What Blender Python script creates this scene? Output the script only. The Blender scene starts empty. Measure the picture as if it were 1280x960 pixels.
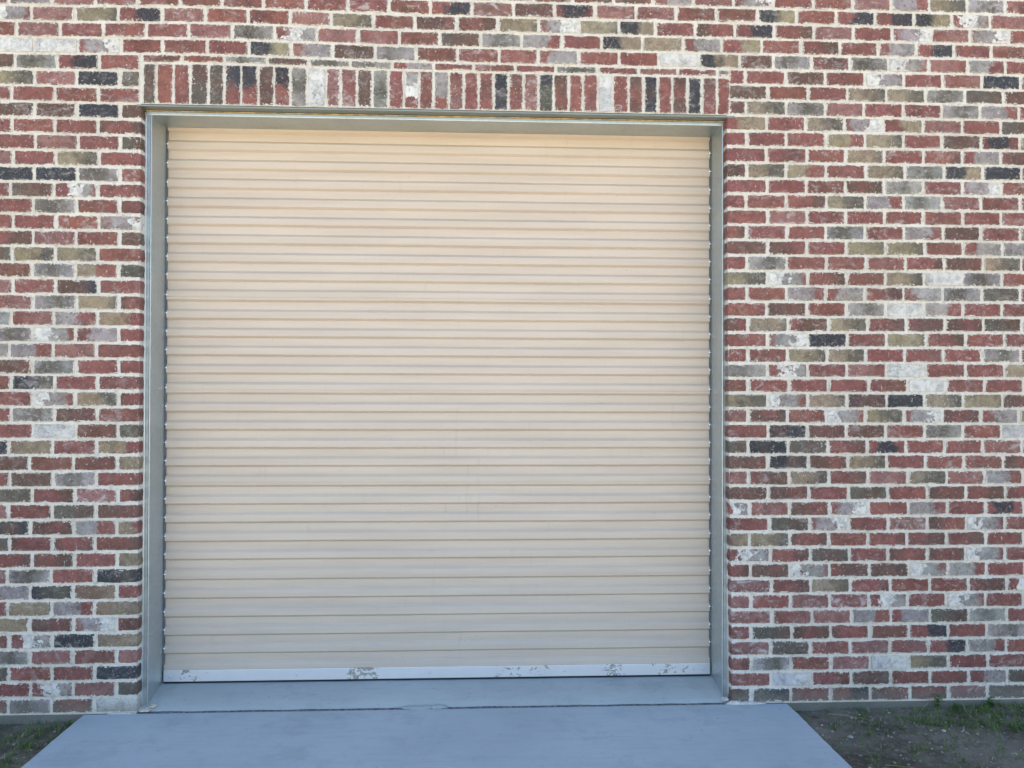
import bpy, math, random
from mathutils import Matrix, Vector, noise as mnoise
R = math.radians
random.seed(7)
S = bpy.context.scene
col = S.collection

# ------------------------------------------------------------------ camera, sky, sun, exposure
cam = bpy.data.cameras.new('camera'); cam_o = bpy.data.objects.new('camera', cam); col.objects.link(cam_o)
cam.sensor_width = 36.0; cam.lens = 1051.6 / 1280 * 36.0
cam.clip_start = 0.05; cam.clip_end = 800
cam_o.matrix_world = (Matrix.Translation((1.5486, -4.1713, 1.5553)) @ Matrix.Rotation(-0.050032, 4, 'Z')
                      @ Matrix.Rotation(math.pi / 2 + 0.010005, 4, 'X') @ Matrix.Rotation(0.002754, 4, 'Z'))
S.camera = cam_o

SUN_EL, SUN_AZ = 62.0, 25.0          # the sun stands behind the building: azimuth measured from +Y towards +X
world = bpy.data.worlds.new('World'); S.world = world; world.use_nodes = True
wn = world.node_tree
bg = wn.nodes['Background']; bg.inputs['Strength'].default_value = 0.12
sky = wn.nodes.new('ShaderNodeTexSky'); sky.sky_type = 'NISHITA'; sky.sun_disc = False
sky.sun_elevation = R(SUN_EL); sky.sun_rotation = R(SUN_AZ)
sky.air_density = 1.0; sky.dust_density = 0.4; sky.ozone_density = 1.0
wn.links.new(sky.outputs[0], bg.inputs[0])
sl = bpy.data.lights.new('sun', 'SUN'); sl.energy = 5.0; sl.angle = R(0.53); sl.color = (1.0, 0.90, 0.75)
so = bpy.data.objects.new('sun', sl); col.objects.link(so)
d = Vector((math.sin(R(SUN_AZ)) * math.cos(R(SUN_EL)), math.cos(R(SUN_AZ)) * math.cos(R(SUN_EL)), math.sin(R(SUN_EL))))
so.rotation_euler = d.to_track_quat('Z', 'Y').to_euler(); so.location = (6, 12, 14)

vs = S.view_settings
vs.view_transform = 'Standard'; vs.look = 'None'; vs.gamma = 1.0; vs.use_curve_mapping = False
vs.exposure = 1.85
S.render.engine = 'CYCLES'
S.cycles.max_bounces = 8; S.cycles.diffuse_bounces = 5

# ------------------------------------------------------------------ helpers
def setp(o, label=None, cat=None, group=None, kind=None):
    if label: o['label'] = label
    if cat: o['category'] = cat
    if group: o['group'] = group
    if kind: o['kind'] = kind
    return o

def empty(name, loc=(0, 0, 0), parent=None):
    o = bpy.data.objects.new(name, None); col.objects.link(o); o.location = loc
    o.empty_display_size = 0.2
    if parent: o.parent = parent
    return o

class MB:
    """collects polygons of one mesh"""
    def __init__(s): s.v = []; s.f = []; s.sm = []
    def poly(s, pts, smooth=False):
        b = len(s.v); s.v += [tuple(p) for p in pts]; s.f.append(tuple(range(b, b + len(pts)))); s.sm.append(smooth)
    def box(s, a, b, bev=0.0):
        x0, y0, z0 = a; x1, y1, z1 = b
        if bev <= 0:
            base = len(s.v)
            s.v += [(x0,y0,z0),(x1,y0,z0),(x1,y1,z0),(x0,y1,z0),(x0,y0,z1),(x1,y0,z1),(x1,y1,z1),(x0,y1,z1)]
            for q in ((0,3,2,1),(4,5,6,7),(0,1,5,4),(1,2,6,5),(2,3,7,6),(3,0,4,7)):
                s.f.append(tuple(base + i for i in q)); s.sm.append(False)
            return
        import bmesh
        bm = bmesh.new(); bmesh.ops.create_cube(bm, size=1.0)
        for v in bm.verts:
            v.co = Vector(((x0+x1)/2 + v.co.x*(x1-x0), (y0+y1)/2 + v.co.y*(y1-y0), (z0+z1)/2 + v.co.z*(z1-z0)))
        bmesh.ops.bevel(bm, geom=bm.edges[:], offset=bev, segments=2, affect='EDGES', profile=0.6)
        base = len(s.v); bm.verts.ensure_lookup_table()
        s.v += [tuple(v.co) for v in bm.verts]
        for f in bm.faces: s.f.append(tuple(base + v.index for v in f.verts)); s.sm.append(False)
        bm.free()
    def extrude_x(s, prof, x0, x1, closed=False, smooth=False, nx=1):
        """sweep a (y, z) profile along x"""
        n = len(prof); base = len(s.v)
        for i in range(nx + 1):
            x = x0 + (x1 - x0) * i / nx
            s.v += [(x, y, z) for y, z in prof]
        m = n if closed else n - 1
        for i in range(nx):
            for j in range(m):
                k = (j + 1) % n
                s.f.append((base+i*n+j, base+(i+1)*n+j, base+(i+1)*n+k, base+i*n+k)); s.sm.append(smooth)
        if closed:
            s.f.append(tuple(base + j for j in range(n))); s.sm.append(False)
            s.f.append(tuple(base + nx*n + j for j in reversed(range(n)))); s.sm.append(False)
    def extrude_z(s, prof, z0, z1, closed=True, nz=1):
        """sweep an (x, y) profile along z"""
        n = len(prof); base = len(s.v)
        for i in range(nz + 1):
            z = z0 + (z1 - z0) * i / nz
            s.v += [(x, y, z) for x, y in prof]
        m = n if closed else n - 1
        for i in range(nz):
            for j in range(m):
                k = (j + 1) % n
                s.f.append((base+i*n+j, base+i*n+k, base+(i+1)*n+k, base+(i+1)*n+j)); s.sm.append(False)
        if closed:
            s.f.append(tuple(base + j for j in reversed(range(n)))); s.sm.append(False)
            s.f.append(tuple(base + nz*n + j for j in range(n))); s.sm.append(False)
    def build(s, name, mat, parent=None, recalc=True):
        me = bpy.data.meshes.new(name); me.from_pydata(s.v, [], s.f)
        me.polygons.foreach_set('use_smooth', s.sm); me.update()
        if recalc:
            import bmesh
            bm = bmesh.new(); bm.from_mesh(me); bmesh.ops.recalc_face_normals(bm, faces=bm.faces[:]); bm.to_mesh(me); bm.free()
        me.materials.append(mat)
        o = bpy.data.objects.new(name, me); col.objects.link(o)
        if parent: o.parent = parent
        return o

class NT:
    """small node-graph writer"""
    def __init__(s, name, rough=0.8, metal=0.0, spec=0.4):
        s.m = bpy.data.materials.new(name); s.m.use_nodes = True
        s.t = s.m.node_tree; s.b = s.t.nodes['Principled BSDF']
        s.b.inputs['Roughness'].default_value = rough; s.b.inputs['Metallic'].default_value = metal
        s.b.inputs['Specular IOR Level'].default_value = spec
        s._pos = None
    def _set(s, inp, v):
        if hasattr(v, 'is_output'): s.t.links.new(v, inp)
        elif isinstance(v, (tuple, list)):
            inp.default_value = tuple(v) + ((1.0,) if len(v) == 3 and len(inp.default_value) == 4 else ())
        else: inp.default_value = v
    def math(s, op, a, b=0.0, c=None, clamp=False):
        n = s.t.nodes.new('ShaderNodeMath'); n.operation = op; n.use_clamp = clamp
        s._set(n.inputs[0], a); s._set(n.inputs[1], b)
        if c is not None: s._set(n.inputs[2], c)
        return n.outputs[0]
    def step(s, x, a, b, lo=0.0, hi=1.0):
        n = s.t.nodes.new('ShaderNodeMapRange'); n.interpolation_type = 'SMOOTHSTEP'
        s._set(n.inputs[0], x); s._set(n.inputs[1], a); s._set(n.inputs[2], b); s._set(n.inputs[3], lo); s._set(n.inputs[4], hi)
        return n.outputs[0]
    def mix(s, f, a, b, blend='MIX'):
        n = s.t.nodes.new('ShaderNodeMix'); n.data_type = 'RGBA'; n.blend_type = blend
        s._set(n.inputs[0], f); s._set(n.inputs[6], a); s._set(n.inputs[7], b)
        return n.outputs[2]
    def pos(s):
        if not s._pos:
            s._pos = s.t.nodes.new('ShaderNodeTexCoord').outputs['Object']
        return s._pos
    def vmul(s, v, k):
        n = s.t.nodes.new('ShaderNodeVectorMath'); n.operation = 'MULTIPLY'; s._set(n.inputs[0], v); n.inputs[1].default_value = k
        return n.outputs[0]
    def vadd(s, v, w):
        n = s.t.nodes.new('ShaderNodeVectorMath'); n.operation = 'ADD'; s._set(n.inputs[0], v); s._set(n.inputs[1], w)
        return n.outputs[0]
    def noise(s, scale, detail=3.0, rough=0.55, vec=None, dist=0.0):
        n = s.t.nodes.new('ShaderNodeTexNoise'); s._set(n.inputs['Vector'], vec or s.pos())
        n.inputs['Scale'].default_value = scale; n.inputs['Detail'].default_value = detail
        n.inputs['Roughness'].default_value = rough; n.inputs['Distortion'].default_value = dist
        return n.outputs['Fac']
    def voro(s, scale, vec=None, feature='F1'):
        n = s.t.nodes.new('ShaderNodeTexVoronoi'); n.feature = feature; s._set(n.inputs['Vector'], vec or s.pos()); n.inputs['Scale'].default_value = scale
        return n.outputs['Distance']
    def attr(s, name):
        n = s.t.nodes.new('ShaderNodeAttribute'); n.attribute_name = name
        return n
    def sep(s, v):
        n = s.t.nodes.new('ShaderNodeSeparateXYZ'); s._set(n.inputs[0], v); return n.outputs
    def bump(s, h, strength=0.5, dist=0.002):
        n = s.t.nodes.new('ShaderNodeBump'); s._set(n.inputs['Height'], h); n.inputs['Strength'].default_value = strength
        n.inputs['Distance'].default_value = dist; s.t.links.new(n.outputs[0], s.b.inputs['Normal'])
    def base(s, c): s._set(s.b.inputs['Base Color'], c)
    def rough(s, c): s._set(s.b.inputs['Roughness'], c)

# ------------------------------------------------------------------ materials
MORTAR = (0.71, 0.665, 0.585)
def mortar_colour(n):
    a = n.mix(n.step(n.noise(3.0, 4), 0.3, 0.7), (0.62, 0.57, 0.49), MORTAR)
    a = n.mix(n.step(n.noise(45, 4, 0.7), 0.45, 0.75), a, (0.44, 0.39, 0.32))
    return n.mix(n.step(n.noise(220, 2), 0.5, 0.8), a, (0.68, 0.64, 0.60))

def brick_material():
    n = NT('brick', rough=0.9, spec=0.25)
    ed = n.sep(n.attr('ed').outputs['Vector']); e2 = n.sep(n.attr('e2').outputs['Vector'])
    pa = n.sep(n.attr('pa').outputs['Vector']); pc = n.sep(n.attr('pc').outputs['Vector'])
    c1 = n.attr('c1').outputs['Color']; c2 = n.attr('c2').outputs['Color']
    dl, dr, db = ed[0], ed[1], ed[2]; dt, seed, speck = e2[0], e2[1], e2[2]
    u = n.math('DIVIDE', dl, n.math('ADD', dl, dr))
    comb = n.t.nodes.new('ShaderNodeCombineXYZ'); n._set(comb.inputs[0], n.math('MULTIPLY', seed, 7.3)); n._set(comb.inputs[1], n.math('MULTIPLY', seed, 3.1))
    pv = n.vadd(n.pos(), comb.outputs[0])
    # second clay colour over part of the brick
    w1 = n.math('MULTIPLY', n.math('SUBTRACT', n.noise(16, 4, 0.6, pv), 0.5), 0.9)
    uu = n.math('ADD', u, w1)
    lo = n.math('SUBTRACT', pa[0], pa[2]); hi = n.math('ADD', pa[1], pa[2])
    m2 = n.math('MULTIPLY', n.step(uu, lo, n.math('ADD', pa[0], pa[2])), n.math('SUBTRACT', 1.0, n.step(uu, n.math('SUBTRACT', pa[1], pa[2]), hi)))
    m2 = n.math('MULTIPLY', m2, n.step(n.noise(60, 4, 0.7, pv), 0.28, 0.46))
    cc = n.mix(m2, c1, c2)
    # mottling of the clay itself
    cc = n.mix(n.step(n.noise(28, 5, 0.65, pv), 0.38, 0.68, 0, 0.75), cc, n.mix(0.55, cc, (0.05, 0.038, 0.035)), 'MIX')
    crease = n.step(n.math('ABSOLUTE', n.math('SUBTRACT', n.noise(30, 3, 0.6, n.vmul(n.vadd(pv, (4, 4, 9)), (0.8, 1, 2.2)), 1.2), 0.5)), 0.0, 0.022, 1, 0)
    crease = n.math('MULTIPLY', crease, n.step(n.noise(9, 2, 0.5, n.vadd(pv, (8, 0, 2))), 0.5, 0.62))
    cc = n.mix(n.math('MULTIPLY', crease, 0.65), cc, (0.045, 0.030, 0.028))
    pit = n.step(n.noise(75, 2, 0.5, n.vadd(pv, (6, 1, 7))), 0.70, 0.74)
    cc = n.mix(n.math('MULTIPLY', pit, 0.75), cc, (0.035, 0.025, 0.025))
    cc = n.mix(n.step(n.noise(240, 3, 0.7, pv), 0.5, 0.8, 0, 0.4), cc, (0.42, 0.33, 0.30))
    cc = n.mix(n.step(n.noise(170, 3, 0.7, n.vadd(pv, (3.3, 1.7, 0.4))), 0.58, 0.75, 0, 0.7), cc, (0.06, 0.04, 0.045))
    # dusty lime wash
    wash = n.math('MULTIPLY', n.step(n.noise(17, 6, 0.75, n.vmul(n.vadd(pv, (9, 2, 5)), (1, 1, 1.4)), 0.7), 0.50, 0.72), speck)
    cc = n.mix(wash, cc, (0.47, 0.42, 0.40))
    # white mortar or paint chips with hard edges
    w3 = n.math('MULTIPLY', n.math('SUBTRACT', n.noise(26, 4, 0.65, n.vadd(pv, (5, 5, 5))), 0.5), 1.3)
    u3 = n.math('ADD', u, w3)
    m3 = n.math('MULTIPLY', n.step(u3, pc[0], n.math('ADD', pc[0], 0.03)), n.step(u3, pc[1], n.math('ADD', pc[1], 0.04), 1, 0))
    m3 = n.math('MULTIPLY', m3, pc[2])
    m3 = n.math('MULTIPLY', m3, n.step(n.noise(48, 5, 0.75, n.vadd(pv, (1, 8, 3))), 0.36, 0.44, 0.25, 1))
    chipc = n.mix(n.step(n.noise(33, 5, 0.7, n.vadd(pv, (2, 6, 1))), 0.42, 0.62), (0.68, 0.655, 0.60), (0.45, 0.43, 0.40))
    cc = n.mix(m3, cc, chipc)
    # soil splashed on the lowest course
    zz = n.sep(n.pos())[2]
    cc = n.mix(n.math('MULTIPLY', n.step(n.math('ADD', zz, n.math('MULTIPLY', n.noise(12, 4), 0.08)), 0.13, 0.05), 0.55), cc, (0.20, 0.18, 0.15))
    # smears and crumbs of mortar on the face and ragged along the edges
    dmin = n.math('MINIMUM', n.math('MINIMUM', dl, dr), n.math('MINIMUM', db, dt))
    rag = n.math('ADD', n.math('MULTIPLY', n.math('SUBTRACT', n.noise(85, 5, 0.8), 0.5), 0.026),
                 n.math('MULTIPLY', n.math('SUBTRACT', n.noise(15, 2, 0.5), 0.5), 0.022))
    nib = n.math('MULTIPLY', n.step(n.noise(120, 1.5, 0.5, n.vadd(n.pos(), (2, 0, 6))), 0.52, 0.66), -0.0075)
    rag = n.math('ADD', rag, nib)
    edge = n.step(n.math('ADD', dmin, rag), 0.0006, 0.0018, 1, 0)
    crumb = n.step(n.noise(105, 2.5, 0.6, n.vmul(n.pos(), (1, 1, 0.75)), 1.5), 0.655, 0.672)
    crumb = n.math('MULTIPLY', crumb, n.step(n.noise(5, 3), 0.35, 0.6, 0.25, 1))
    mort = n.math('MAXIMUM', edge, crumb)
    n.base(n.mix(mort, cc, mortar_colour(n)))
    h = n.math('ADD', n.math('MULTIPLY', n.noise(130, 5, 0.7), 0.6), n.math('MULTIPLY', mort, 0.55))
    h = n.math('ADD', h, n.math('MULTIPLY', m3, 0.2))
    h = n.math('SUBTRACT', h, n.math('ADD', n.math('MULTIPLY', crease, 0.35), n.math('MULTIPLY', pit, 0.6)))
    n.bump(h, 0.75, 0.004)
    return n.m

def mortar_material():
    n = NT('mortar', rough=0.95, spec=0.2); n.base(mortar_colour(n))
    n.bump(n.math('ADD', n.noise(45, 6, 0.75), n.math('MULTIPLY', n.noise(260, 3), 0.4)), 0.9, 0.006)
    return n.m

def steel_material(name, base, rough, spangle=True):
    n = NT(name, rough=rough, metal=0.8, spec=0.5)
    c = n.mix(n.step(n.noise(4, 4), 0.3, 0.7), tuple(x * 0.88 for x in base), base)
    if spangle: c = n.mix(n.step(n.voro(55), 0.1, 0.6, 0.0, 0.25), c, tuple(min(1, x * 1.25) for x in base))
    c = n.mix(n.step(n.noise(38, 5, 0.75), 0.62, 0.75, 0, 0.5), c, (0.45, 0.43, 0.40))
    n.base(c); n.rough(n.math('ADD', n.math('MULTIPLY', n.noise(30, 4), 0.25), rough - 0.12))
    n.bump(n.noise(25, 3), 0.12, 0.002)
    return n.m

def curtain_material():
    n = NT('beige_paint', rough=0.42, spec=0.5)
    st = n.vmul(n.pos(), (0.5, 1, 7))
    c = n.mix(n.step(n.noise(3, 4, 0.6, st), 0.3, 0.7), (0.545, 0.442, 0.345), (0.600, 0.492, 0.388))
    c = n.mix(n.step(n.noise(9, 4, 0.7, n.vmul(n.pos(), (3, 1, 0.25))), 0.55, 0.8, 0, 0.25), c, (0.47, 0.43, 0.37))
    drip = n.math('MULTIPLY', n.step(n.noise(17, 4, 0.7, n.vmul(n.pos(), (1.6, 1, 0.15))), 0.58, 0.76), n.step(n.noise(2.5, 3), 0.45, 0.6))
    c = n.mix(n.math('MULTIPLY', drip, 0.28), c, (0.36, 0.31, 0.25))
    scuff = n.step(n.noise(20, 4, 0.8, n.vmul(n.pos(), (0.25, 1, 3.5)), 0.5), 0.66, 0.70)
    c = n.mix(n.math('MULTIPLY', scuff, 0.3), c, (0.68, 0.62, 0.54))
    # grey-brown tone, stronger towards the lowest slats
    z = n.sep(n.pos())[2]
    low_tone = n.math('MULTIPLY', n.step(z, 0.75, 0.1, 0, 0.5), n.noise(8, 4, 0.7))
    c = n.mix(low_tone, c, (0.42, 0.38, 0.33))
    c = n.mix(n.step(n.noise(60, 2, 0.5), 0.775, 0.785, 0, 0.6), c, (0.12, 0.10, 0.08))
    n.base(c); n.rough(n.math('ADD', n.math('MULTIPLY', n.noise(6, 4, 0.6, st), 0.2), 0.33))
    n.bump(n.noise(2.2, 2, 0.5, n.vmul(n.pos(), (1, 1, 4))), 0.2, 0.006)
    return n.m

def bar_material():
    n = NT('aluminium', rough=0.38, metal=0.85, spec=0.5)
    ax = n.vmul(n.pos(), (1.0, 1, 1.6))
    xx = n.sep(n.pos())[0]; win = 0.0
    for a, b, q in ((0.06, 0.21, .45), (0.92, 1.07, 1.25), (1.66, 1.98, .35), (2.25, 2.37, .8), (2.50, 2.71, .5)):
        win = n.math('ADD', win, n.math('MULTIPLY', n.math('MULTIPLY', n.step(xx, a - .02, a + .03), n.step(xx, b - .03, b + .02, 1, 0)), q))
    paint = n.math('MULTIPLY', n.step(n.math('ADD', n.noise(24, 5, 0.7, ax, 0.8), n.math('MULTIPLY', n.math('SUBTRACT', win, 0.8), 0.14)), 0.50, 0.53), n.step(win, 0.05, 0.2))
    n.base(n.mix(paint, n.mix(n.noise(9, 3), (0.70, 0.71, 0.74), (0.82, 0.82, 0.84)), (0.30, 0.275, 0.235)))
    n._set(n.b.inputs['Metallic'], n.math('SUBTRACT', 0.8, n.math('MULTIPLY', paint, 0.8)))
    n.rough(n.math('ADD', n.math('MULTIPLY', paint, 0.4), 0.4))
    return n.m

def concrete_material(name, a, b):
    n = NT(name, rough=0.85, spec=0.35)
    c = n.mix(n.step(n.noise(1.3, 5, 0.6), 0.3, 0.7), a, b)
    c = n.mix(n.step(n.noise(9, 5, 0.7, n.vmul(n.pos(), (1, 0.7, 1))), 0.5, 0.8, 0, 0.5), c, tuple(x * 0.78 for x in a))
    c = n.mix(n.step(n.noise(130, 3, 0.6), 0.55, 0.8, 0, 0.35), c, (0.52, 0.50, 0.47))
    arc = n.noise(26, 5, 0.7, n.vmul(n.pos(), (0.16, 1.2, 1)), 0.8)
    c = n.mix(n.step(arc, 0.45, 0.7, 0, 0.35), c, tuple(x * 0.84 for x in a))
    c = n.mix(n.step(n.noise(3.1, 5, 0.7, n.vadd(n.pos(), (3, 9, 0))), 0.54, 0.62, 0, 0.28), c, tuple(x * 0.74 for x in a))
    c = n.mix(n.step(n.noise(38, 2, 0.5, n.vadd(n.pos(), (1, 5, 1))), 0.73, 0.75, 0, 0.6), c, tuple(x * 0.5 for x in a))
    c = n.mix(n.step(n.noise(55, 2, 0.5, n.vadd(n.pos(), (4, 2, 1))), 0.745, 0.76, 0, 0.8), c, (0.10, 0.09, 0.08))
    n.base(c)
    n.bump(n.math('ADD', n.math('ADD', n.noise(14, 5, 0.6), n.math('MULTIPLY', n.noise(190, 3), 0.3)), n.math('MULTIPLY', arc, 0.5)), 0.45, 0.004)
    n.rough(n.math('ADD', n.math('MULTIPLY', n.noise(5, 4), 0.25), 0.62))
    return n.m

def soil_material():
    n = NT('soil', rough=0.95, spec=0.15)
    c = n.mix(n.step(n.noise(2.2, 6, 0.65), 0.35, 0.65), (0.11, 0.095, 0.068), (0.27, 0.235, 0.18))
    c = n.mix(n.step(n.noise(5.5, 5, 0.7, n.vadd(n.pos(), (7, 1, 0))), 0.5, 0.68, 0, 0.75), c, (0.075, 0.080, 0.040))
    c = n.mix(n.step(n.noise(30, 5, 0.75), 0.48, 0.7, 0, 0.7), c, (0.30, 0.275, 0.225))
    c = n.mix(n.step(n.noise(120, 3, 0.7), 0.56, 0.7, 0, 0.6), c, (0.04, 0.035, 0.028))
    n.base(c)
    n.bump(n.math('ADD', n.noise(22, 6, 0.75), n.math('MULTIPLY', n.noise(110, 4, 0.7), 0.4)), 1.0, 0.022)
    return n.m

def plain(name, c, rough=0.7, metal=0.0, var=0.25, scale=20):
    n = NT(name, rough=rough, metal=metal)
    n.base(n.mix(n.step(n.noise(scale, 4, 0.65), 0.3, 0.75), tuple(x * (1 - var) for x in c), tuple(min(1, x * (1 + var)) for x in c)))
    return n.m

M_BRICK, M_MORTAR = brick_material(), mortar_material()
M_STEEL = steel_material('galvanised_steel', (0.46, 0.515, 0.53), 0.42)
M_LINTEL = steel_material('lintel_paint', (0.30, 0.32, 0.29), 0.6, False)
M_CURTAIN, M_BAR = curtain_material(), bar_material()
M_ZINC = plain('zinc', (0.62, 0.64, 0.66), 0.35, 0.8)
M_BRIGHT = plain('bright_zinc', (0.85, 0.87, 0.88), 0.22, 1.0, 0.05)
M_GAP = plain('gap_shade', (0.12, 0.13, 0.135), 0.8)
M_RUBBER = plain('rubber', (0.015, 0.017, 0.022), 0.6)
M_DRIVE = concrete_material('concrete', (0.35, 0.405, 0.42), (0.41, 0.465, 0.48))
M_SILL = concrete_material('sill_concrete', (0.335, 0.365, 0.36), (0.39, 0.42, 0.41))
M_FOUND = concrete_material('foundation_concrete', (0.13, 0.125, 0.105), (0.19, 0.18, 0.155))
M_SOIL = soil_material()
M_WOOD = plain('raw_timber', (0.55, 0.40, 0.20), 0.8, 0, 0.4, 30)
M_JOINT = plain('joint_filler', (0.15, 0.15, 0.15), 0.95, 0, 0.6, 50)
M_DARK = plain('dark_interior', (0.05, 0.05, 0.05), 0.9)
M_ROOF = plain('roof_membrane', (0.35, 0.34, 0.33), 0.9)

# ------------------------------------------------------------------ brickwork data
P = 0.2032           # brick pitch
H = 0.077857         # course height
LX = -0.055          # left corner of the opening
def wx(z):           # right corner of the opening (the mason drifted a little)
    pts = [(-1, 2.862), (0, 2.866), (0.55, 2.862), (1.1, 2.850), (1.6, 2.846), (2.5, 2.841), (3.2, 2.836), (9, 2.834)]
    for (a, xa), (b, xb) in zip(pts, pts[1:]):
        if a <= z <= b: return xa + (xb - xa) * (z - a) / (b - a)
    return 2.84
C_R, C_B, C_D, C_T = (0.232, 0.088, 0.074), (0.135, 0.078, 0.060), (0.040, 0.046, 0.054), (0.285, 0.230, 0.150)
C_G, C_K, C_P, C_W = (0.310, 0.285, 0.270), (0.115, 0.105, 0.082), (0.270, 0.130, 0.115), (0.560, 0.545, 0.520)
C_B2, C_R2 = (0.190, 0.084, 0.062), (0.250, 0.095, 0.070)
C_TB = (0.215, 0.140, 0.095)
def jit(c, s, rnd):
    k = 1 + rnd.uniform(-s, s)
    return tuple(max(0.01, x * k * (1 + rnd.uniform(-s, s) * 0.35)) for x in c)
NONE = (3.0, 4.0, 0.05); NOCHIP = (3.0, 4.0, 0.0)
def kind(ch, rnd):
    """letter of the colour map -> clay colour, second colour, its span, chip span, lime wash"""
    r = lambda a, b: rnd.uniform(a, b)
    t = dict(
        R=(C_R, rnd.choice((C_B, C_R, C_R, C_P, C_R, C_B2, C_R2)), (r(-.6, .9), r(.6, 1.8), .3), NOCHIP, rnd.choice((.1, .3, .5, .8))),
        S=(C_R, C_P, (-.5, 1.5, .2), NOCHIP, r(.8, 1.2)),
        B=(C_B, C_R, (r(-.3, .6), r(.5, 1.1), .25), NOCHIP, r(0, .3)),
        P=(C_P, C_R, (r(-.3, .8), r(.4, 1.3), .3), NOCHIP, r(.3, .8)),
        D=(C_D, rnd.choice((C_K, C_D, C_B)), (r(-.5, .8), r(.2, 1.4), .25), NOCHIP, r(.1, .7)),
        d=(C_R, C_D, (.45, 1.5, .12), NOCHIP, r(0, .2)),
        b=(C_T, C_D, (-.5, .52, .14), NOCHIP, r(0, .3)),
        m=(C_R, C_D, (.18, .78, .12), NOCHIP, r(0, .2)),
        T=(C_T, C_K, (r(.4, 1), 1.5, .25), NOCHIP, r(.1, .6)),
        t=(C_R, C_T, (-.5, .6, .08), NOCHIP, r(0, .3)),
        u=(C_R, C_T, (.42, 1.5, .10), NOCHIP, r(0, .3)),
        O=(C_TB, C_T, (r(0, .8), 1.5, .3), NOCHIP, r(0, .3)),
        G=(C_G, C_K, (r(.0, .4), r(.5, .9), .3), NOCHIP, r(.3, .9)),
        g=(C_R, C_G, (-.5, .64, .07), NOCHIP, r(.1, .5)),
        h=(C_R, C_G, (.3, 1.5, .07), NOCHIP, r(.1, .5)),
        K=(C_K, C_B, (r(-.2, .8), r(.6, 1.3), .3), NOCHIP, r(.1, .6)),
        W=(C_G, C_W, (-.5, r(.6, 1.5), .25), (r(.1, .7), 1.5, .8), r(.5, 1)),
        w=(C_R, C_G, (.2, .85, .15), (-.6, r(.25, .45), 1.0), r(.2, .6)),
        x=(C_R, C_G, (.15, .8, .15), (r(.55, .7), 1.6, 1.0), r(.2, .6)),
        y=(C_R, C_G, (.5, 1.0, .12), (.28, .62, 1.0), r(.2, .6)),
    )[ch]
    return (jit(t[0], .14, rnd), jit(t[1], .12, rnd)) + t[2:]
RND_MIX = 'RRRRRRRRRRRRRBBBBBSPPDdmTTTtuOGGghKKwxyW'

# course by course, from the ground up; outermost brick last on the right, nearest the door last on the left
LEFT = ['RGBW','RyRK','TRBD','GRRR','RyDO','OBxR','RTgO','hDOR','PGRD','BBRO','KBBB','DBgt','RBKB','KBSB','RKGB',
        'KRRO','DORt','RWRK','RGRR','RwTB','RDRR','RGRB','GgRR','GwhR','GRgt','RGTB','SRDP','RGtK','KTTR','RRRK',
        'RRRx','RGRB','RKyR','DDGR','PRTR','RRRK','RRRB','DRDK','PRRR','TPDK','RGdR']
RIGHT = ['KDBdBBSK','RWRKBBhK','BGRSWTRR','SKRRRdgR','RKBBRdRG','SRRghKGR','RRSRyRwR','SBTRRRRy','BBwRBwgR','yBKRBBwR','OTBRBBBB',
         'RKxRSBwR','yRBxRgRm','BBBKRBBB','RRTBRTRg','RDBTRRRB','KDKBmRRR','RDBRRGRW','RBBwTxBh','TwTDDTTB','RRRRRWRR',
         'GyRRWRRT','RRTTRRRG','RxDRTRRB','RTRTRRBK','RBRGWgRR','RRghRhGK','TwBRTWGR','RGRRRBRT','RBRTTRhg','BRRGRgRR',
         'RRRRRRRR','RRBTgGRR','RRRBGRxR','RTtRTGbD','RRRTRRhR','RRRtTRKm','uRTxuRRK','RTGRRRGg','KRRTTGKR','RRRRwRPD']
THIN_X = [-0.055, 0.14, 0.342, 0.549, 0.751, 0.955, 1.159, 1.364, 1.562, 1.769, 1.971, 2.182, 2.389, 2.59, 2.792, 2.858]
THIN = 'RRGKGGhPRRGRPRG'
SOLD_X = [-0.05, 0.015, 0.096, 0.178, 0.266, 0.343, 0.423, 0.507, 0.583, 0.663, 0.743, 0.836, 0.907, 0.987, 1.064, 1.141, 1.218, 1.292, 1.364,
          1.44, 1.513, 1.587, 1.662, 1.736, 1.811, 1.886, 1.961, 2.037, 2.109, 2.185, 2.26, 2.339, 2.415, 2.488, 2.562, 2.638, 2.712, 2.789, 2.858]
SOLD = 'KRRKKdd' + 'KdGWSPKGRyRhRRRD' + 'RSDBRRWRBDRBDRR'
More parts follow.
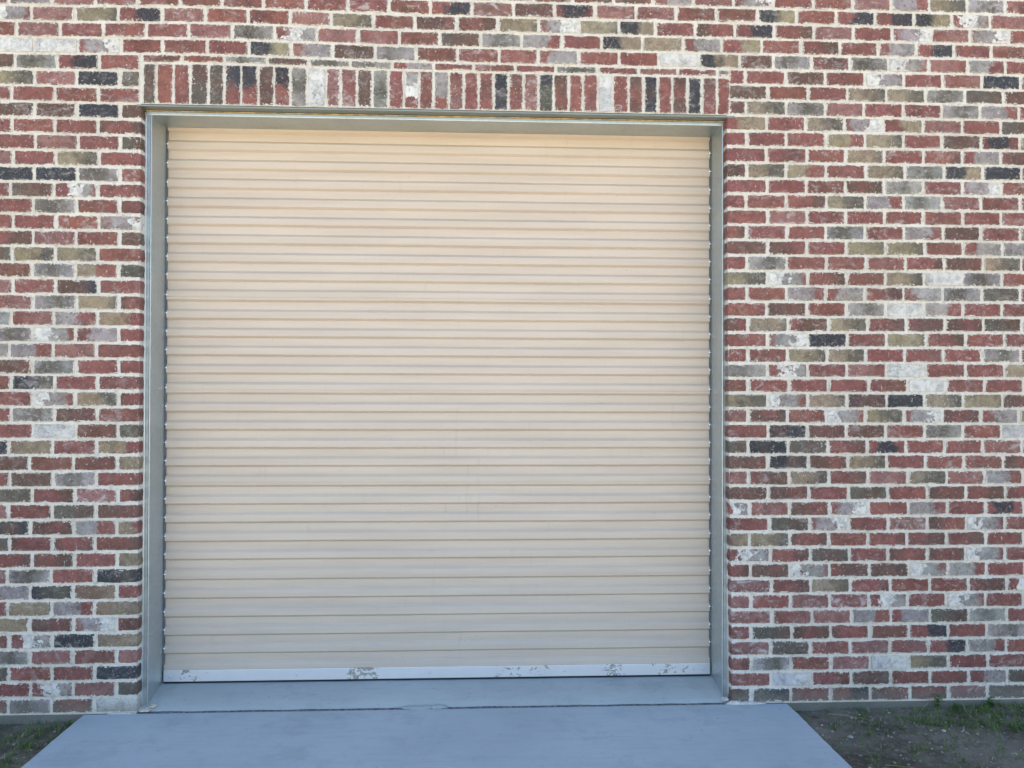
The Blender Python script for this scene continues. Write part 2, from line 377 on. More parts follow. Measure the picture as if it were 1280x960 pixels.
UP = {41: ([-0.568,-0.36,-0.155,0.044,0.259,0.46,0.664,0.868,1.076,1.277,1.482,1.689,1.883,2.088,2.291,2.494,2.698,2.906,3.079,3.277,3.476,3.676,3.886,4.092,4.291],
           'WWxRRRbhDGRRRhRRWbRGRGwRgR'),
      42: ([-0.65,-0.446,-0.239,-0.035,0.169,0.378,0.582,0.79,0.991,1.194,1.395,1.597,1.801,2.003,2.204,2.409,2.616,2.814,3.019,3.222,3.424,3.622,3.822,4.02,4.217],
           'RPRRPRGyRRRKGgRbThuRBRhdRRy'),
      43: ([-0.581,-0.376,-0.169,0.041,0.249,0.455,0.659,0.86,1.067,1.272,1.478,1.681,1.887,2.088,2.291,2.474,2.677,2.882,3.083,3.288,3.493,3.696,3.901,4.105,4.312],
           'wPTdSRRSTRRBTxTbRBdBSRxRxR'),
      44: ([-0.689,-0.483,-0.278,-0.074,0.127,0.329,0.528,0.736,0.941,1.142,1.347,1.553,1.762,1.965,2.169,2.376,2.581,2.787,2.997,3.199,3.402,3.606,3.809,4.008,4.211],
           'PGPPRRRRRRRdSRmRRRRbRddbyR'),
      45: ([1.86-P*k for k in range(13, 0, -1)] + [1.86,2.057,2.263,2.465,2.669,2.874,3.079,3.286,3.489,3.692,3.891,4.089,4.292],
           'PRRRPRRRGRRRRRRRRhRxRRSgTGR')}
X_MIN, X_MAX, Z_TOP = -3.2, 8.2, 5.1

def sm(t): t = max(0.0, min(1.0, t)); return t * t * (3 - 2 * t)
def wander(x, z):
    """the courses are not dead level: slow rise and fall of the mason's line"""
    o = 0.0
    if x > 2.8: o -= 0.0075 * sm((z - 1.5) / 0.25) * sm((2.95 - z) / 0.3) * (1 - 0.8 * sm((x - 2.8) / 1.5))
    o += 0.013 * math.exp(-((x - 0.3) / 0.6) ** 2) * sm((z - 3.02) / 0.14)
    return o
class Bricks:
    def __init__(s):
        s.v = []; s.f = []; s.at = {k: [] for k in ('ed', 'e2', 'pa', 'pc')}; s.c1 = []; s.c2 = []
    def add(s, x0, x1, z0, z1, ch, rnd, ret=None, soldier=False):
        """one brick. ret: 'L' or 'R' end turns the corner of the opening"""
        j = 0.0070
        a, b = x0 + (0.0 if ret == 'L' else j) + rnd.uniform(-.001, .001), x1 - (0.0 if ret == 'R' else j) + rnd.uniform(-.001, .001)
        c, e = z0 + 0.0056 + rnd.uniform(-.0008, .0008), z1 - 0.0056 + rnd.uniform(-.0008, .0008)
        yf = rnd.uniform(-0.0015, 0.0015); tilt = rnd.uniform(-.0012, .0012)
        yb = 0.094 if ret else 0.02
        dep = 0.006
        nx = 9 if (x1 - x0) > (z1 - z0) else 3; nz = 3 if nx == 9 else 8
        per = []
        for i in range(nx): per.append((a + (b - a) * i / nx, c, 0, -1))
        for i in range(nz): per.append((b, c + (e - c) * i / nz, 1, 0))
        for i in range(nx): per.append((b - (b - a) * i / nx, e, 0, 1))
        for i in range(nz): per.append((a, e - (e - c) * i / nz, -1, 0))
        n = len(per)
        corner = {0, nx, nx + nz, 2 * nx + nz}
        rings = []
        def wob(i, q, amp): return rnd.uniform(-amp, amp)
        outl = []
        for i, (x, z, ox, oz) in enumerate(per):
            amp = 0.0019
            x += wob(i, 0, amp) * abs(ox); z += wob(i, 1, amp) * abs(oz)
            if i in corner:
                cx = 1 if x < (a + b) / 2 else -1; cz = 1 if z < (c + e) / 2 else -1
                x += cx * 0.0018; z += cz * 0.0018
            outl.append((x, z))
        mx, mz = (a + b) / 2, (c + e) / 2
        def inset(d):
            r = []
            for x, z in outl:
                sx = ((b - a) / 2 - d) / ((b - a) / 2); sz = ((e - c) / 2 - d) / ((e - c) / 2)
                r.append((mx + (x - mx) * sx, mz + (z - mz) * sz))
            return r
        bev = rnd.uniform(0.0018, 0.0032)
        rings = [(outl, yb), (outl, yf + bev * 1.1), (inset(bev * 0.35), yf + bev * 0.3), (inset(bev * 1.1), yf)]
        if ret:      # softer tumbled arris at the opening
            rings = [(outl, yb), (outl, yf + 0.008), (inset(0.0025), yf + 0.0025), (inset(0.007), yf)]
        base = len(s.v)
        seed = rnd.uniform(0, 9)
        c1, c2, pa, pc, speck = kind(ch, rnd)
        L, Hh = b - a, e - c
        for ring, y in rings:
            for x, z in ring:
                yy = y + (tilt * (x - mx) / max(L, .01) if y < 0.01 else 0)
                s.v.append((x, yy, z + wander(x, z)))
                dl, dr, db, dt = x - a, b - x, z - c, e - z
                if ret == 'L': dl += 0.03
                if ret == 'R': dr += 0.03
                if soldier: dl, dr, db, dt = db, dt, dl, dr
                s.at['ed'].append((dl, dr, db)); s.at['e2'].append((dt, seed, speck)); s.at['pa'].append(pa); s.at['pc'].append(pc)
                s.c1.append(c1 + (1,)); s.c2.append(c2 + (1,))
        for k in range(3):
            for i in range(n):
                q = (i + 1) % n
                s.f.append((base + k * n + i, base + k * n + q, base + (k + 1) * n + q, base + (k + 1) * n + i))
        s.f.append(tuple(base + 3 * n + i for i in range(n)))
    def build(s, name, parent):
        me = bpy.data.meshes.new(name); me.from_pydata(s.v, [], s.f)
        for k, data in s.at.items():
            at = me.attributes.new(k, 'FLOAT_VECTOR', 'POINT'); at.data.foreach_set('vector', [c for v in data for c in v])
        for k, data in (('c1', s.c1), ('c2', s.c2)):
            at = me.attributes.new(k, 'FLOAT_COLOR', 'POINT'); at.data.foreach_set('color', [c for v in data for c in v])
        me.materials.append(M_BRICK); me.update()
        o = bpy.data.objects.new(name, me); col.objects.link(o); o.parent = parent
        return o

# ------------------------------------------------------------------ ground, driveway, door sill
def ground_z(x, y):
    z = -0.062 + 0.018 * mnoise.noise(Vector((x * 1.3, y * 1.3, 2.0))) + 0.010 * mnoise.noise(Vector((x * 6, y * 6, 5.0))) + 0.004 * mnoise.noise(Vector((x * 22, y * 22, 1.0)))
    if x > 3.1: z += 0.012 * min(1, (x - 3.1) * 2) * (1 if y > -0.4 else 0.6)
    if y > -0.25: z += 0.020 * (1 - min(1, max(0, -y) / 0.25)) * (0.8 + 0.7 * mnoise.noise(Vector((x * 3, 0, 9))))
    return z
def ground():
    xs = [-400, -120, -40, -15, -6, -3] + [-2 + 0.04 * i for i in range(46)] + [-0.15 + 0.3 * i for i in range(1, 11)] + [3.0 + 0.04 * i for i in range(75)] + [6.4, 7, 9, 14, 30, 80, 200, 400]
    ys = [-400, -150, -60, -25, -10, -6, -4, -3] + [-2.4 + 0.04 * i for i in range(64)] + [0.3, 1, 4, 12, 40, 150, 400]
    m = MB(); base = {}
    for i, x in enumerate(xs):
        for j, y in enumerate(ys):
            fine = (-2.5 < x < 6.2 and -2.6 < y < 0.4)
            z = ground_z(x, y) if fine else -0.07
            if -0.25 < x < 3.05: z = -0.11
            m.v.append((x, y, z))
    ny = len(ys)
    for i in range(len(xs) - 1):
        for j in range(ny - 1):
            m.f.append((i*ny+j, (i+1)*ny+j, (i+1)*ny+j+1, i*ny+j+1)); m.sm.append(True)
    return setp(m.build('ground', M_SOIL), kind='structure')
ground()

def driveway():
    m = MB()
    x0, x1, y0, y1 = -0.305, 3.145, -3.296, -0.012
    prof = [(y1, -0.16), (y1, -0.006), (y1 - 0.005, -0.001), (y1 - 0.012, 0.0)]
    b = 0.008; nyy = 60
    ring_y = [y1 - (y1 - y0) * (i / nyy) ** 1.8 for i in range(nyy + 1)]
    n = 0
    for i, y in enumerate(ring_y):
        wa = 0.0035 * mnoise.noise(Vector((1.0, y * 3, 0))) + 0.002 * mnoise.noise(Vector((4.0, y * 17, 0)))
        wb = 0.0035 * mnoise.noise(Vector((9.0, y * 3, 0))) + 0.002 * mnoise.noise(Vector((7.0, y * 17, 0)))
        ez = -0.003 if i == 0 else 0
        m.v += [(x0+wa, y, -0.16), (x0+wa, y, -b), (x0+wa+b*.3, y, -b*.3+ez), (x0+wa+b, y, ez), (x1+wb-b, y, ez), (x1+wb-b*.3, y, -b*.3+ez), (x1+wb, y, -b), (x1+wb, y, -0.16)]
    for i in range(nyy):
        for j in range(7):
            m.f.append((i*8+j, i*8+j+1, (i+1)*8+j+1, (i+1)*8+j)); m.sm.append(False)
    m.f.append(tuple(range(8))); m.sm.append(False)
    m.f.append(tuple(nyy*8 + j for j in range(8))); m.sm.append(False)
    return setp(m.build('driveway', M_DRIVE), kind='structure')
driveway()
M_BOUNCE = concrete_material('bounce_concrete', (0.50, 0.445, 0.335), (0.56, 0.50, 0.385))
m = MB(); m.box((-14, -26, -0.2), (18, -3.3, -0.035)); setp(m.build('bounce_slab', M_BOUNCE), kind='structure')  # unseen pale slab, added to bounce warm sunlight onto the wall

def sill():
    m = MB(); nx = 120
    def edge(x): return 0.022 + 0.009 * mnoise.noise(Vector((x * 7, 0, 0))) + 0.003 * mnoise.noise(Vector((x * 31, 3, 0)))
    rows = []
    prof = [(None, -0.15), (None, -0.006), (0.030, 0.002), (0.058, 0.016), (0.12, 0.036), (0.2, 0.051), (0.26, 0.0565), (0.5, 0.057), (1.5, 0.058)]
    for i in range(nx + 1):
        x = LX + 0.0 + (2.862 - LX) * i / nx
        for k, (y, z) in enumerate(prof):
            yy = edge(x) if y is None else y + (edge(x) - 0.022 if k == 2 else 0)
            m.v.append((x, yy, z + (0.0018 * mnoise.noise(Vector((x * 5, k, 0))) if k > 1 else 0)))
    n = len(prof)
    for i in range(nx):
        for j in range(n - 1):
            m.f.append((i*n+j, (i+1)*n+j, (i+1)*n+j+1, i*n+j+1)); m.sm.append(j > 1)
    return setp(m.build('sill', M_SILL), kind='structure')
sill()
m = MB(); m.box((LX - 0.1, -0.03, -0.15), (2.93, 0.040, -0.0045)); setp(m.build('joint_filler', M_JOINT), kind='structure')

# ------------------------------------------------------------------ building
BLD = empty('brick_building', (0, 0, 0))
setp(BLD, 'tumbled red, tan and charcoal brick building with pale mortar around a beige roll-up door', 'building')

def brick_wall():
    rnd = random.Random(11)
    B = Bricks()
    courses = int(Z_TOP / H)
    for k in range(courses):
        z0, z1 = k * H, (k + 1) * H
        zc = (z0 + z1) / 2
        if k <= 40:
            # left pier
            xs = [LX]
            if k % 2 == 1: xs.append(LX - P / 2 + rnd.uniform(-.003, .003))
            while xs[-1] > X_MIN: xs.append(xs[-1] - P + rnd.uniform(-.004, .004) * (1 if abs(xs[-1] + .6) < 1.5 else 0))
            row = LEFT[k][::-1]
            top = z1
            if k >= 38:  # beside the soldier course the pier keeps a joint
                pass
            for i in range(len(xs) - 1):
                ch = row[i] if i < len(row) else rnd.choice(RND_MIX)
                B.add(xs[i + 1], xs[i] - (0.004 if (i == 0 and k >= 38) else 0), z0, z1, ch, rnd, 'R' if (i == 0 and k < 38) else None)
            W = wx(zc)
            xs = [W + (0.012 if k >= 38 else 0)]
            if k % 2 == 0: xs.append(W + P / 2 + rnd.uniform(-.003, .003))
            while xs[-1] < X_MAX: xs.append(xs[-1] + P + 0.0006 + rnd.uniform(-.004, .004))
            row = RIGHT[k]
            for i in range(len(xs) - 1):
                ch = row[i] if i < len(row) else rnd.choice(RND_MIX)
                B.add(xs[i], xs[i + 1], z0, z1, ch, rnd, 'L' if (i == 0 and k < 38) else None)
        elif k in UP:
            js, row = UP[k]
            js = list(js); js = [js[0] - P] + js + [js[-1] + P]
            for i in range(len(js) - 1):
                B.add(js[i], js[i + 1], z0, z1, row[min(i, len(row) - 1)], rnd)
            x = js[0]
            while x > X_MIN: B.add(x - P, x, z0, z1, rnd.choice(RND_MIX), rnd); x -= P
            x = js[-1]
            while x < X_MAX: B.add(x, x + P, z0, z1, rnd.choice(RND_MIX), rnd); x += P
        else:
            x = X_MIN - (P / 2 if k % 2 else 0)
            while x < X_MAX: B.add(x, x + P, z0, z1, rnd.choice(RND_MIX), rnd); x += P
    # thin split course over the soldiers
    for i in range(len(THIN_X) - 1):
        B.add(THIN_X[i], THIN_X[i + 1], 40.45 * H, 41 * H, THIN[i], rnd)
    w = B.build('bricks', BLD)
    B = Bricks()
    for i in range(len(SOLD_X) - 1):
        B.add(SOLD_X[i] - 0.002, SOLD_X[i + 1] + 0.002, 38 * H - 0.002, 40.45 * H, SOLD[i], rnd, soldier=True)
    B.build('soldier_course', BLD)
brick_wall()

def mortar_body():
    """front sheet of bedding mortar with the door opening left free, wrapped round the jambs"""
    m = MB(); y = 0.0045; zb = -0.004
    a, b = LX - 0.003, None
    N = 42
    def sheet(x0, x1, z0, z1): m.poly([(x0, y, z0), (x1, y, z0), (x1, y, z1), (x0, y, z1)])
    sheet(X_MIN, a, zb, 38 * H)
    m.poly([(a, y, zb), (a, 0.092, zb), (a, 0.092, 38 * H), (a, y, 38 * H)])
    for k in range(38):
        z0, z1 = k * H if k else zb, (k + 1) * H
        w = wx((z0 + z1) / 2) + 0.003
        sheet(w, X_MAX, z0, z1)
        m.poly([(w, y, z0), (w, 0.092, z0), (w, 0.092, z1), (w, y, z1)])
    sheet(X_MIN, X_MAX, 38 * H, Z_TOP)
    m.poly([(LX, y, 38*H), (2.86, y, 38*H), (2.86, 0.092, 38*H), (LX, 0.092, 38*H)])
    return m.build('mortar', M_MORTAR, BLD, recalc=False)
mortar_body()

# mortar squeezed out where the wall meets the paving
def blob(m, x, y, z, rx, ry, rz, seed):
    rr = random.Random(seed); base = len(m.v); nu, nv = 32, 8
    for j in range(nv + 1):
        t = math.pi / 2 * j / nv
        for i in range(nu):
            a = 2 * math.pi * i / nu
            k = 1 + 0.35 * mnoise.noise(Vector((math.cos(a) * 2 + seed, math.sin(a) * 2, t * 2))) + 0.3 * mnoise.noise(Vector((math.cos(a) * 6 + seed, math.sin(a) * 6, t * 6)))
            m.v.append((x + rx * k * math.cos(a) * math.cos(t), y + ry * k * math.sin(a) * math.cos(t), z + rz * math.sin(t) * k))
    for j in range(nv):
        for i in range(nu):
            q = (i + 1) % nu
            m.f.append((base+j*nu+i, base+j*nu+q, base+(j+1)*nu+q, base+(j+1)*nu+i)); m.sm.append(True)
for q in ((-0.03, 0.035, 0.001, 0.040, 0.030, 0.010, 3), (0.004, 0.052, 0.012, 0.020, 0.022, 0.009, 4), (2.842, 0.035, 0.006, 0.018, 0.022, 0.012, 5),
          (2.95, -0.006, -0.006, 0.10, 0.016, 0.013, 6), (2.875, -0.003, -0.006, 0.04, 0.014, 0.018, 7),
          (1.30, 0.012, -0.003, 0.085, 0.026, 0.010, 8), (1.40, 0.016, -0.003, 0.045, 0.022, 0.012, 9), (-0.13, -0.003, -0.005, 0.07, 0.010, 0.008, 10)):
    m = MB(); blob(m, *q); m.build('mortar_spill', M_MORTAR if q[0] < 1 or q[0] > 2 else M_SILL, BLD)

for a, b in ((X_MIN, LX - 0.11), (2.94, X_MAX)):   # foundation strip below the bricks
    m = MB(); m.box((a, 0.003, -0.5), (b, 0.40, -0.0035)); m.build('foundation', M_FOUND, BLD)

# shell behind the brick face: side and back walls, roof, dark inner lining round the door
m = MB()
m.box((X_MIN, 0.095, 0.0), (-0.135, 0.30, Z_TOP)); m.box((2.935, 0.095, 0.0), (X_MAX, 0.30, Z_TOP)); m.box((-0.135, 0.095, 3.06), (2.935, 0.30, Z_TOP))
m.box((X_MIN, 0.302, 0.0), (X_MIN + 0.2, 8.0, Z_TOP)); m.box((X_MAX - 0.2, 0.302, 0.0), (X_MAX, 8.0, Z_TOP)); m.box((X_MIN + 0.202, 7.8, 0.0), (X_MAX - 0.202, 8.0, Z_TOP))
m.build('backing_wall', M_DARK, BLD)
m = MB(); m.box((X_MIN - 0.05, -0.03, Z_TOP + 0.003), (X_MAX + 0.05, 8.05, Z_TOP + 0.12)); m.build('roof', M_ROOF, BLD)

# steel lintel angle carrying the soldiers, timber packing in the gap above the frame
m = MB()
zl = 2.9535
m.box((LX - 0.02, -0.004, zl - 0.009), (2.878, 0.088, zl - 0.001), 0.0015)
m.build('lintel', M_LINTEL, BLD)
m = MB()
m.box((-0.05, 0.050, 2.9385), (2.846, 0.085, zl - 0.0115))
m.build('packing_strip', M_WOOD, BLD)

# ------------------------------------------------------------------ steel door frame
FR = empty('door_frame', (0, 0, 0), BLD)
XL, XR, ZS = -0.0235, 2.8315, 2.9205      # clear opening of the frame
Y1, Y2 = 0.055, 0.262
def jamb(sign, xi):
    m = MB(); s = sign
    # (x, y) channel section: face with a rolled lip next to the reveal
    pr = [(xi, Y2), (xi, Y1 + 0.004), (xi + s*0.0015, Y1 + 0.001), (xi + s*0.004, Y1), (xi + s*0.0075, Y1 + 0.0012), (xi + s*0.0085, Y1 + 0.0035), (xi + s*0.011, Y1 + 0.004),
          (xi + s*0.026, Y1 + 0.0045), (xi + s*0.030, Y1 + 0.003), (xi + s*0.062, Y1 + 0.003), (xi + s*0.062, Y1 + 0.009), (xi + s*0.006, Y1 + 0.010), (xi + s*0.006, Y2)]
    m.extrude_z(pr, 0.012, ZS + 0.0, True)
    return m.build('jamb', M_STEEL, FR)
jamb(-1, XL); jamb(1, XR)
m = MB()
pr = [(Y2, ZS), (Y1 + 0.004, ZS), (Y1 + 0.001, ZS + 0.001), (Y1, ZS + 0.004), (Y1, ZS + 0.016), (Y1 + 0.002, ZS + 0.0165), (Y1 + 0.008, ZS + 0.0175), (Y1 + 0.008, ZS + 0.006), (Y2, ZS + 0.006)]
m.extrude_x(pr, XL - 0.06, XR + 0.028, True)
m.build('header', M_STEEL, FR)

# sealant bead where frame and wall meet
for s, x in ((-1, XL), (1, XR)):
    m = MB()
    for i in range(120):
        z0, z1 = 0.03 + 2.9 * i / 120, 0.03 + 2.9 * (i + 1) / 120
        w = 0.003 + 0.0015 * mnoise.noise(Vector((s * 5, 0, z0 * 9)))
        w2 = 0.003 + 0.0015 * mnoise.noise(Vector((s * 5, 0, z1 * 9)))
        xo = x + s * 0.033
        m.poly([(xo - w, Y1 - 0.001, z0), (xo + w, Y1 - 0.001, z0), (xo + w2, Y1 - 0.001, z1), (xo - w2, Y1 - 0.001, z1)])
        m.poly([(xo + s*w, Y1 - 0.001, z0), (xo + s*w, Y1 - 0.001, z1), (xo + s*(w2 + .012), Y1 + 0.002, z1), (xo + s*(w + .012), Y1 + 0.002, z0)])
    m.build('sealant', M_MORTAR, FR)
# small screws in the reveals
def dome(r, h, axis, n=10):
    m = MB(); base = 0
    rings = 3
    for j in range(rings + 1):
        t = math.pi / 2 * j / rings
        for i in range(n):
            a = 2 * math.pi * i / n; u, v, w = r*math.cos(a)*math.cos(t), r*math.sin(a)*math.cos(t), h*math.sin(t)
            m.v.append({'-y': (u, -w, v), '+x': (w, u, v), '-x': (-w, u, v)}[axis])
    for j in range(rings):
        for i in range(n):
            q = (i+1) % n; m.f.append((j*n+i, j*n+q, (j+1)*n+q, (j+1)*n+i)); m.sm.append(True)
    return m
def repeat(proto, spots, group=None):
    for i, p in enumerate(spots):
        o = proto if i == 0 else proto.copy()
        if i: col.objects.link(o); o.parent = proto.parent
        o.location = p
s1 = dome(0.004, 0.0025, '+x').build('screw', M_ZINC, FR)
repeat(s1, [(XL, 0.17, 1.57), (XL, 0.20, 1.57), (XL, 0.225, 0.22), (XL, 0.235, 0.10), (XL, 0.1, 0.35)])
s2 = dome(0.004, 0.0025, '-x').build('screw', M_ZINC, FR)
repeat(s2, [(XR, 0.13, 1.56), (XR, 0.18, 1.56), (XR, 0.225, 0.28), (XR, 0.20, 1.85)])

# ------------------------------------------------------------------ roller door
DR = empty('roller_door', (0, 0, 0), BLD)
setp(DR, 'beige corrugated steel roll-up door, fully closed in a galvanised frame')
DOWN = [2.806,2.708,2.609,2.511,2.417,2.321,2.225,2.130,2.026,1.931,1.838,1.742,1.648,1.545,1.450,1.356,1.262,1.169,1.066,0.972,0.877,0.780,0.687,0.584,0.488,0.392,0.298,0.204]
YC = 0.262           # plane of the recessed flats
def curtain():
    pr = []; seams = []
    DPT = 0.0125
    allz = [2.806 + 0.0965 * 2, 2.806 + 0.0965] + DOWN + [0.112]
    def push(z, y): pr.append((y, z))
    push(allz[0] - 0.008, YC)
    for i in range(1, len(allz)):
        zu, zd = allz[i - 1], allz[i]      # previous and this brown line (ledge facing down)
        gap = zu - zd
        seam = gap > 0.1005
        mid = zu - 0.0475                   # the sloping shoulder facing up
        last = i == len(allz) - 1
        push(zu - 0.0085, YC)
        push(zu - 0.024, YC - 0.0006)
        push(mid + 0.0095, YC)
        push(mid + 0.0065, YC + 0.0012)
        push(mid + 0.0040, YC + 0.0004)
        push(mid - 0.0050, YC - DPT + 0.003)
        push(mid - 0.0095, YC - DPT)
        if seam and not last:
            push(zd + 0.0225, YC - DPT - 0.0004); push(zd + 0.0215, YC - DPT - 0.0022); push(zd + 0.0195, YC - DPT - 0.0022); push(zd + 0.0190, YC - DPT + 0.0006)
            push(zd + 0.0165, YC - DPT - 0.0002)
        if last:
            push(zd + 0.004, YC - DPT); push(zd, YC - DPT)
        else:
            push(zd + 0.0078, YC - DPT)
            push(zd + 0.0058, YC - DPT + 0.0012)
            push(zd - 0.0042, YC + 0.0016)
            push(zd - 0.0070, YC + 0.0010)
    m = MB(); nx = 40; base = 0
    x0, x1 = XL + 0.0070, XR - 0.0070
    n = len(pr)
    for i in range(nx + 1):
        x = x0 + (x1 - x0) * i / nx
        for y, z in pr:
            dz = 0.0012 * mnoise.noise(Vector((x * 1.2, 0, z * 2))); dy = 0.0010 * mnoise.noise(Vector((x * 1.6, 4, z * 7)))
            m.v.append((x, y + dy, z + dz))
    for i in range(nx):
        for j in range(n - 1):
            m.f.append((i*n+j, (i+1)*n+j, (i+1)*n+j+1, i*n+j+1)); m.sm.append(False)
    o = m.build('curtain', M_CURTAIN, DR)
    return o
cu = curtain()

m = MB()   # aluminium bottom bar, slightly proud of the slats
m.box((XL + 0.008, YC - 0.022, 0.0665), (XR - 0.008, YC - 0.015, 0.1245), 0.0015)
m.build('bottom_bar', M_BAR, DR)
m = MB(); m.box((XL + 0.006, YC - 0.016, 0.044), (XR - 0.006, YC + 0.004, 0.065), 0.002); m.build('rubber_seal', M_RUBBER, DR)
for s, x in ((1, XL), (-1, XR)):
    m = MB(); a, b = sorted((x + s * 0.0005, x + s * 0.0085)); m.box((a, YC - 0.011, 0.055), (b, YC - 0.003, ZS - 0.002)); m.build('gap_shade_strip', M_GAP, DR)  # dark-coloured strip painting the shaded gap between curtain and frame
r1 = dome(0.0062, 0.006, '-y').build('rivet', M_BRIGHT, DR)
spots = []
for z in DOWN:
    spots += [(XL + 0.0062, YC - 0.0112, z + 0.030), (XR - 0.0062, YC - 0.0112, z + 0.030)]
repeat(r1, spots)
b1 = dome(0.0065, 0.004, '-y').build('bolt', M_ZINC, DR)
repeat(b1, [(x, YC - 0.022, 0.094) for x in (0.020, 0.068, 0.66, 1.345, 2.05, 2.735, 2.79)])

# ------------------------------------------------------------------ grass, weeds, litter
def blade_material(name, a, b):
    n = NT(name, rough=0.6, spec=0.3)
    n.base(n.mix(n.step(n.noise(14, 3), 0.35, 0.65), a, b))
    return n.m
M_GRASS = blade_material('grass_blades', (0.06, 0.125, 0.022), (0.12, 0.19, 0.045))
M_DRY = blade_material('dry_grass', (0.26, 0.20, 0.11), (0.36, 0.30, 0.18))
M_STONE = plain('stone', (0.42, 0.39, 0.34), 0.9, 0, 0.3, 60)
def blade(m, x, y, z, h, w, az, lean, rnd):
    dx, dy = math.cos(az), math.sin(az)
    px, py = -dy * w / 2, dx * w / 2
    pts = []
    for t in (0, 0.5, 1):
        k = lean * t * t * h
        pts.append((x + dx * k, y + dy * k, z + h * t * (1 - 0.35 * lean * t)))
    a, b, c = pts
    m.poly([(a[0]-px, a[1]-py, a[2]), (a[0]+px, a[1]+py, a[2]), (b[0]+px*.8, b[1]+py*.8, b[2]), (b[0]-px*.8, b[1]-py*.8, b[2])])
    m.poly([(b[0]-px*.8, b[1]-py*.8, b[2]), (b[0]+px*.8, b[1]+py*.8, b[2]), (c[0], c[1], c[2])])
rnd = random.Random(5)
g = MB(); dry = MB()
def dens(x, y):
    n1 = mnoise.noise(Vector((x * 2.3, y * 2.3, 3.3))) + 0.5 * mnoise.noise(Vector((x * 7, y * 7, 8.1)))
    d = 0.12 + 0.5 * max(0, n1)
    if x > 3.7: d += 1.6 * math.exp(-((x - 4.25) / 0.42) ** 2 - ((y + 0.12) / 0.16) ** 2)
    if x < -0.3: d += 0.22 + 0.4 * math.exp(-((x + 0.40) / 0.12) ** 2 - ((y + 0.12) / 0.3) ** 2)
    return d
cnt = 0
while cnt < 11500:
    if rnd.random() < 0.4: x = rnd.uniform(-2.0, -0.312)
    else: x = rnd.uniform(3.155, 5.6)
    y = rnd.uniform(-1.9, -0.005)
    cnt += 1
    if rnd.random() > dens(x, y): continue
    for q in range(rnd.randint(3, 7)):
        xx, yy = x + rnd.gauss(0, .010), min(-0.004, y + rnd.gauss(0, .010))
        if -0.312 < xx < 3.155: continue
        (dry if rnd.random() < 0.13 else g)
        tgt = dry if rnd.random() < 0.13 else g
        blade(tgt, xx, yy, ground_z(xx, yy) - 0.003, rnd.uniform(.012, .045) * (1.1 if tgt is g else .9), rnd.uniform(.0022, .0045), rnd.uniform(0, 6.28), rnd.uniform(.3, 1.5), rnd)
setp(g.build('grass', M_GRASS, recalc=False), kind='stuff', label='short sparse green grass on bare soil beside the driveway', cat='grass')
setp(dry.build('dry_grass', M_DRY, recalc=False), kind='stuff', label='dry straw scattered among the short grass', cat='straw')

# fine gravel and clods
gr = MB(); rnd = random.Random(8)
def pebble(m, x, y, z, r, rnd, flat=0.6):
    base = len(m.v); nu, nv = 8, 4; sd = rnd.uniform(0, 50); st = rnd.uniform(.7, 1.4); rot = rnd.uniform(0, 3.1)
    for j in range(nv + 1):
        t = -math.pi / 2 + math.pi * j / nv
        for i in range(nu):
            a = 2 * math.pi * i / nu
            k = 1 + 0.35 * mnoise.noise(Vector((math.cos(a) * 1.5 + sd, math.sin(a) * 1.5, t)))
            px, py = r * k * math.cos(a) * math.cos(t) * st, r * k * math.sin(a) * math.cos(t)
            m.v.append((x + px * math.cos(rot) - py * math.sin(rot), y + px * math.sin(rot) + py * math.cos(rot), z + r * flat * k * math.sin(t)))
    for j in range(nv):
        for i in range(nu):
            q = (i + 1) % nu
            m.f.append((base+j*nu+i, base+j*nu+q, base+(j+1)*nu+q, base+(j+1)*nu+i)); m.sm.append(False)
for i in range(4200):
    x = rnd.uniform(-1.8, -0.33) if rnd.random() < .3 else rnd.uniform(3.17, 5.4)
    y = rnd.uniform(-1.8, -0.012); r = 0.0018 + 0.0065 * rnd.random() ** 4
    pebble(gr, x, y, ground_z(x, y) + r * .2, r, rnd)
M_GRIT = plain('grit', (0.30, 0.27, 0.21), 0.95, 0, 0.5, 9)
setp(gr.build('gravel', M_GRIT), kind='stuff', label='fine gravel and soil crumbs strewn over the dirt', cat='gravel')

def stone(x, y, r, label):
    m = MB(); pebble(m, 0, 0, 0, r, random.Random(int(x * 1000)), 0.55)
    o = m.build('stone', M_STONE); o.location = (x, y, ground_z(x, y) + r * 0.35); setp(o, label, 'stone', 'pale stones on the dirt')
stone(3.345, -0.28, 0.013, 'pale chunky stone on the dirt nearest the right driveway edge')
stone(3.79, -0.285, 0.012, 'flat whitish stone on bare dirt in front of the green grass patch')
stone(-0.52, -0.21, 0.009, 'small light stone among the grass left of the driveway')
def stick(pts, r, name, label):
    m = MB(); n = 5
    for i, p in enumerate(pts):
        for k in range(n):
            a = 2 * math.pi * k / n; rr = r * (1 - 0.5 * i / (len(pts) - 1))
            m.v.append((p[0] + rr * math.cos(a) * .6, p[1] + rr * math.cos(a) * .6, ground_z(p[0], p[1]) + p[2] + rr * math.sin(a)))
    for i in range(len(pts) - 1):
        for k in range(n):
            q = (k + 1) % n; m.f.append((i*n+k, i*n+q, (i+1)*n+q, (i+1)*n+k)); m.sm.append(True)
    setp(m.build(name, M_DRY), label, 'twig', 'dry stalks on the dirt')
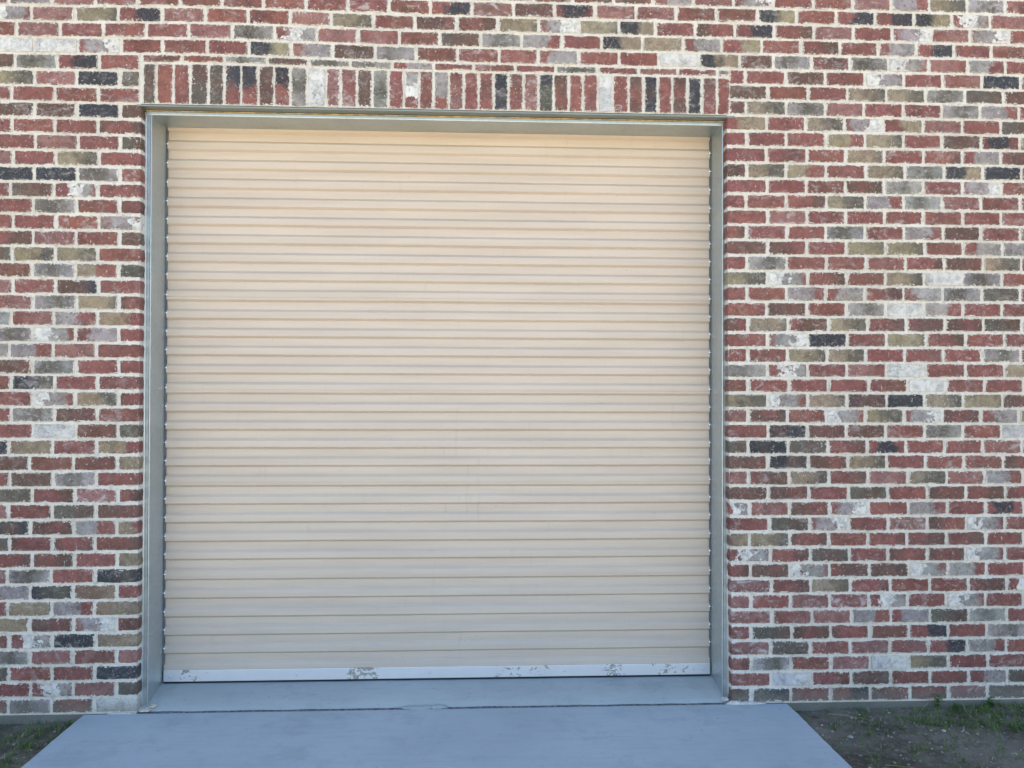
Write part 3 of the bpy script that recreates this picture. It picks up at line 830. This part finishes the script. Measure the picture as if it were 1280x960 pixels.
stick([(3.33, -0.055, .008), (3.40, -0.09, .010), (3.47, -0.125, .008), (3.52, -0.15, .004)], 0.0022, 'dry_stalk', 'long straw-coloured stalk lying on dirt beside the driveway near the wall')
stick([(3.35, -0.60, .006), (3.44, -0.63, .008), (3.54, -0.67, .005)], 0.002, 'dry_stalk', 'thin dry stalk lying on dirt at the bottom edge of the photo')
stick([(3.80, -0.06, .004), (3.84, -0.04, .030), (3.87, -0.03, .058), (3.93, -0.03, .064)], 0.0022, 'dry_stalk', 'bent dead stalk leaning up against the foundation strip')

def weed(x, y, h, n, seed, label):
    rnd = random.Random(seed); W = empty('weed', (x, y, ground_z(x, y)))
    setp(W, label, 'weed', 'leafy weeds by the wall')
    st = MB(); lf = MB()
    for i in range(n):
        az = rnd.uniform(0, 6.28); ln = rnd.uniform(.15, .6); hh = h * rnd.uniform(.55, 1)
        tip = (math.cos(az) * ln * hh, math.sin(az) * ln * hh * .6, hh)
        px, py = 0.001, 0.001
        st.poly([(-px, 0, 0), (px, 0, 0), (tip[0] + px, tip[1], tip[2]), (tip[0] - px, tip[1], tip[2])])
        for k in range(7):
            t = rnd.uniform(.2, 1); c = Vector(tip) * t; a = rnd.uniform(0, 6.28); L = rnd.uniform(.008, .017); e = rnd.uniform(-.1, .7)
            dv = Vector((math.cos(a), math.sin(a), e)).normalized() * L; sd = Vector((-math.sin(a), math.cos(a), rnd.uniform(-.3, .3))).normalized() * L * .3
            lf.poly([c, c + dv * .5 + sd, c + dv, c + dv * .5 - sd])
    st.build('stem', M_GRASS, W, recalc=False); lf.build('leaves', M_WEED, W, recalc=False)
M_WEED = blade_material('weed_leaf', (0.045, 0.090, 0.022), (0.08, 0.14, 0.04))
weed(3.905, -0.028, 0.085, 13, 1, 'tallest leafy green weed growing at the foot of the brick wall')
weed(3.985, -0.055, 0.05, 10, 2, 'low leafy weed beside the tallest weed, on its right')
weed(4.18, -0.035, 0.055, 14, 3, 'bushy weed in the thick green patch against the foundation')
weed(-0.345, -0.07, 0.045, 9, 4, 'small weed in the corner of the wall and the left driveway edge')
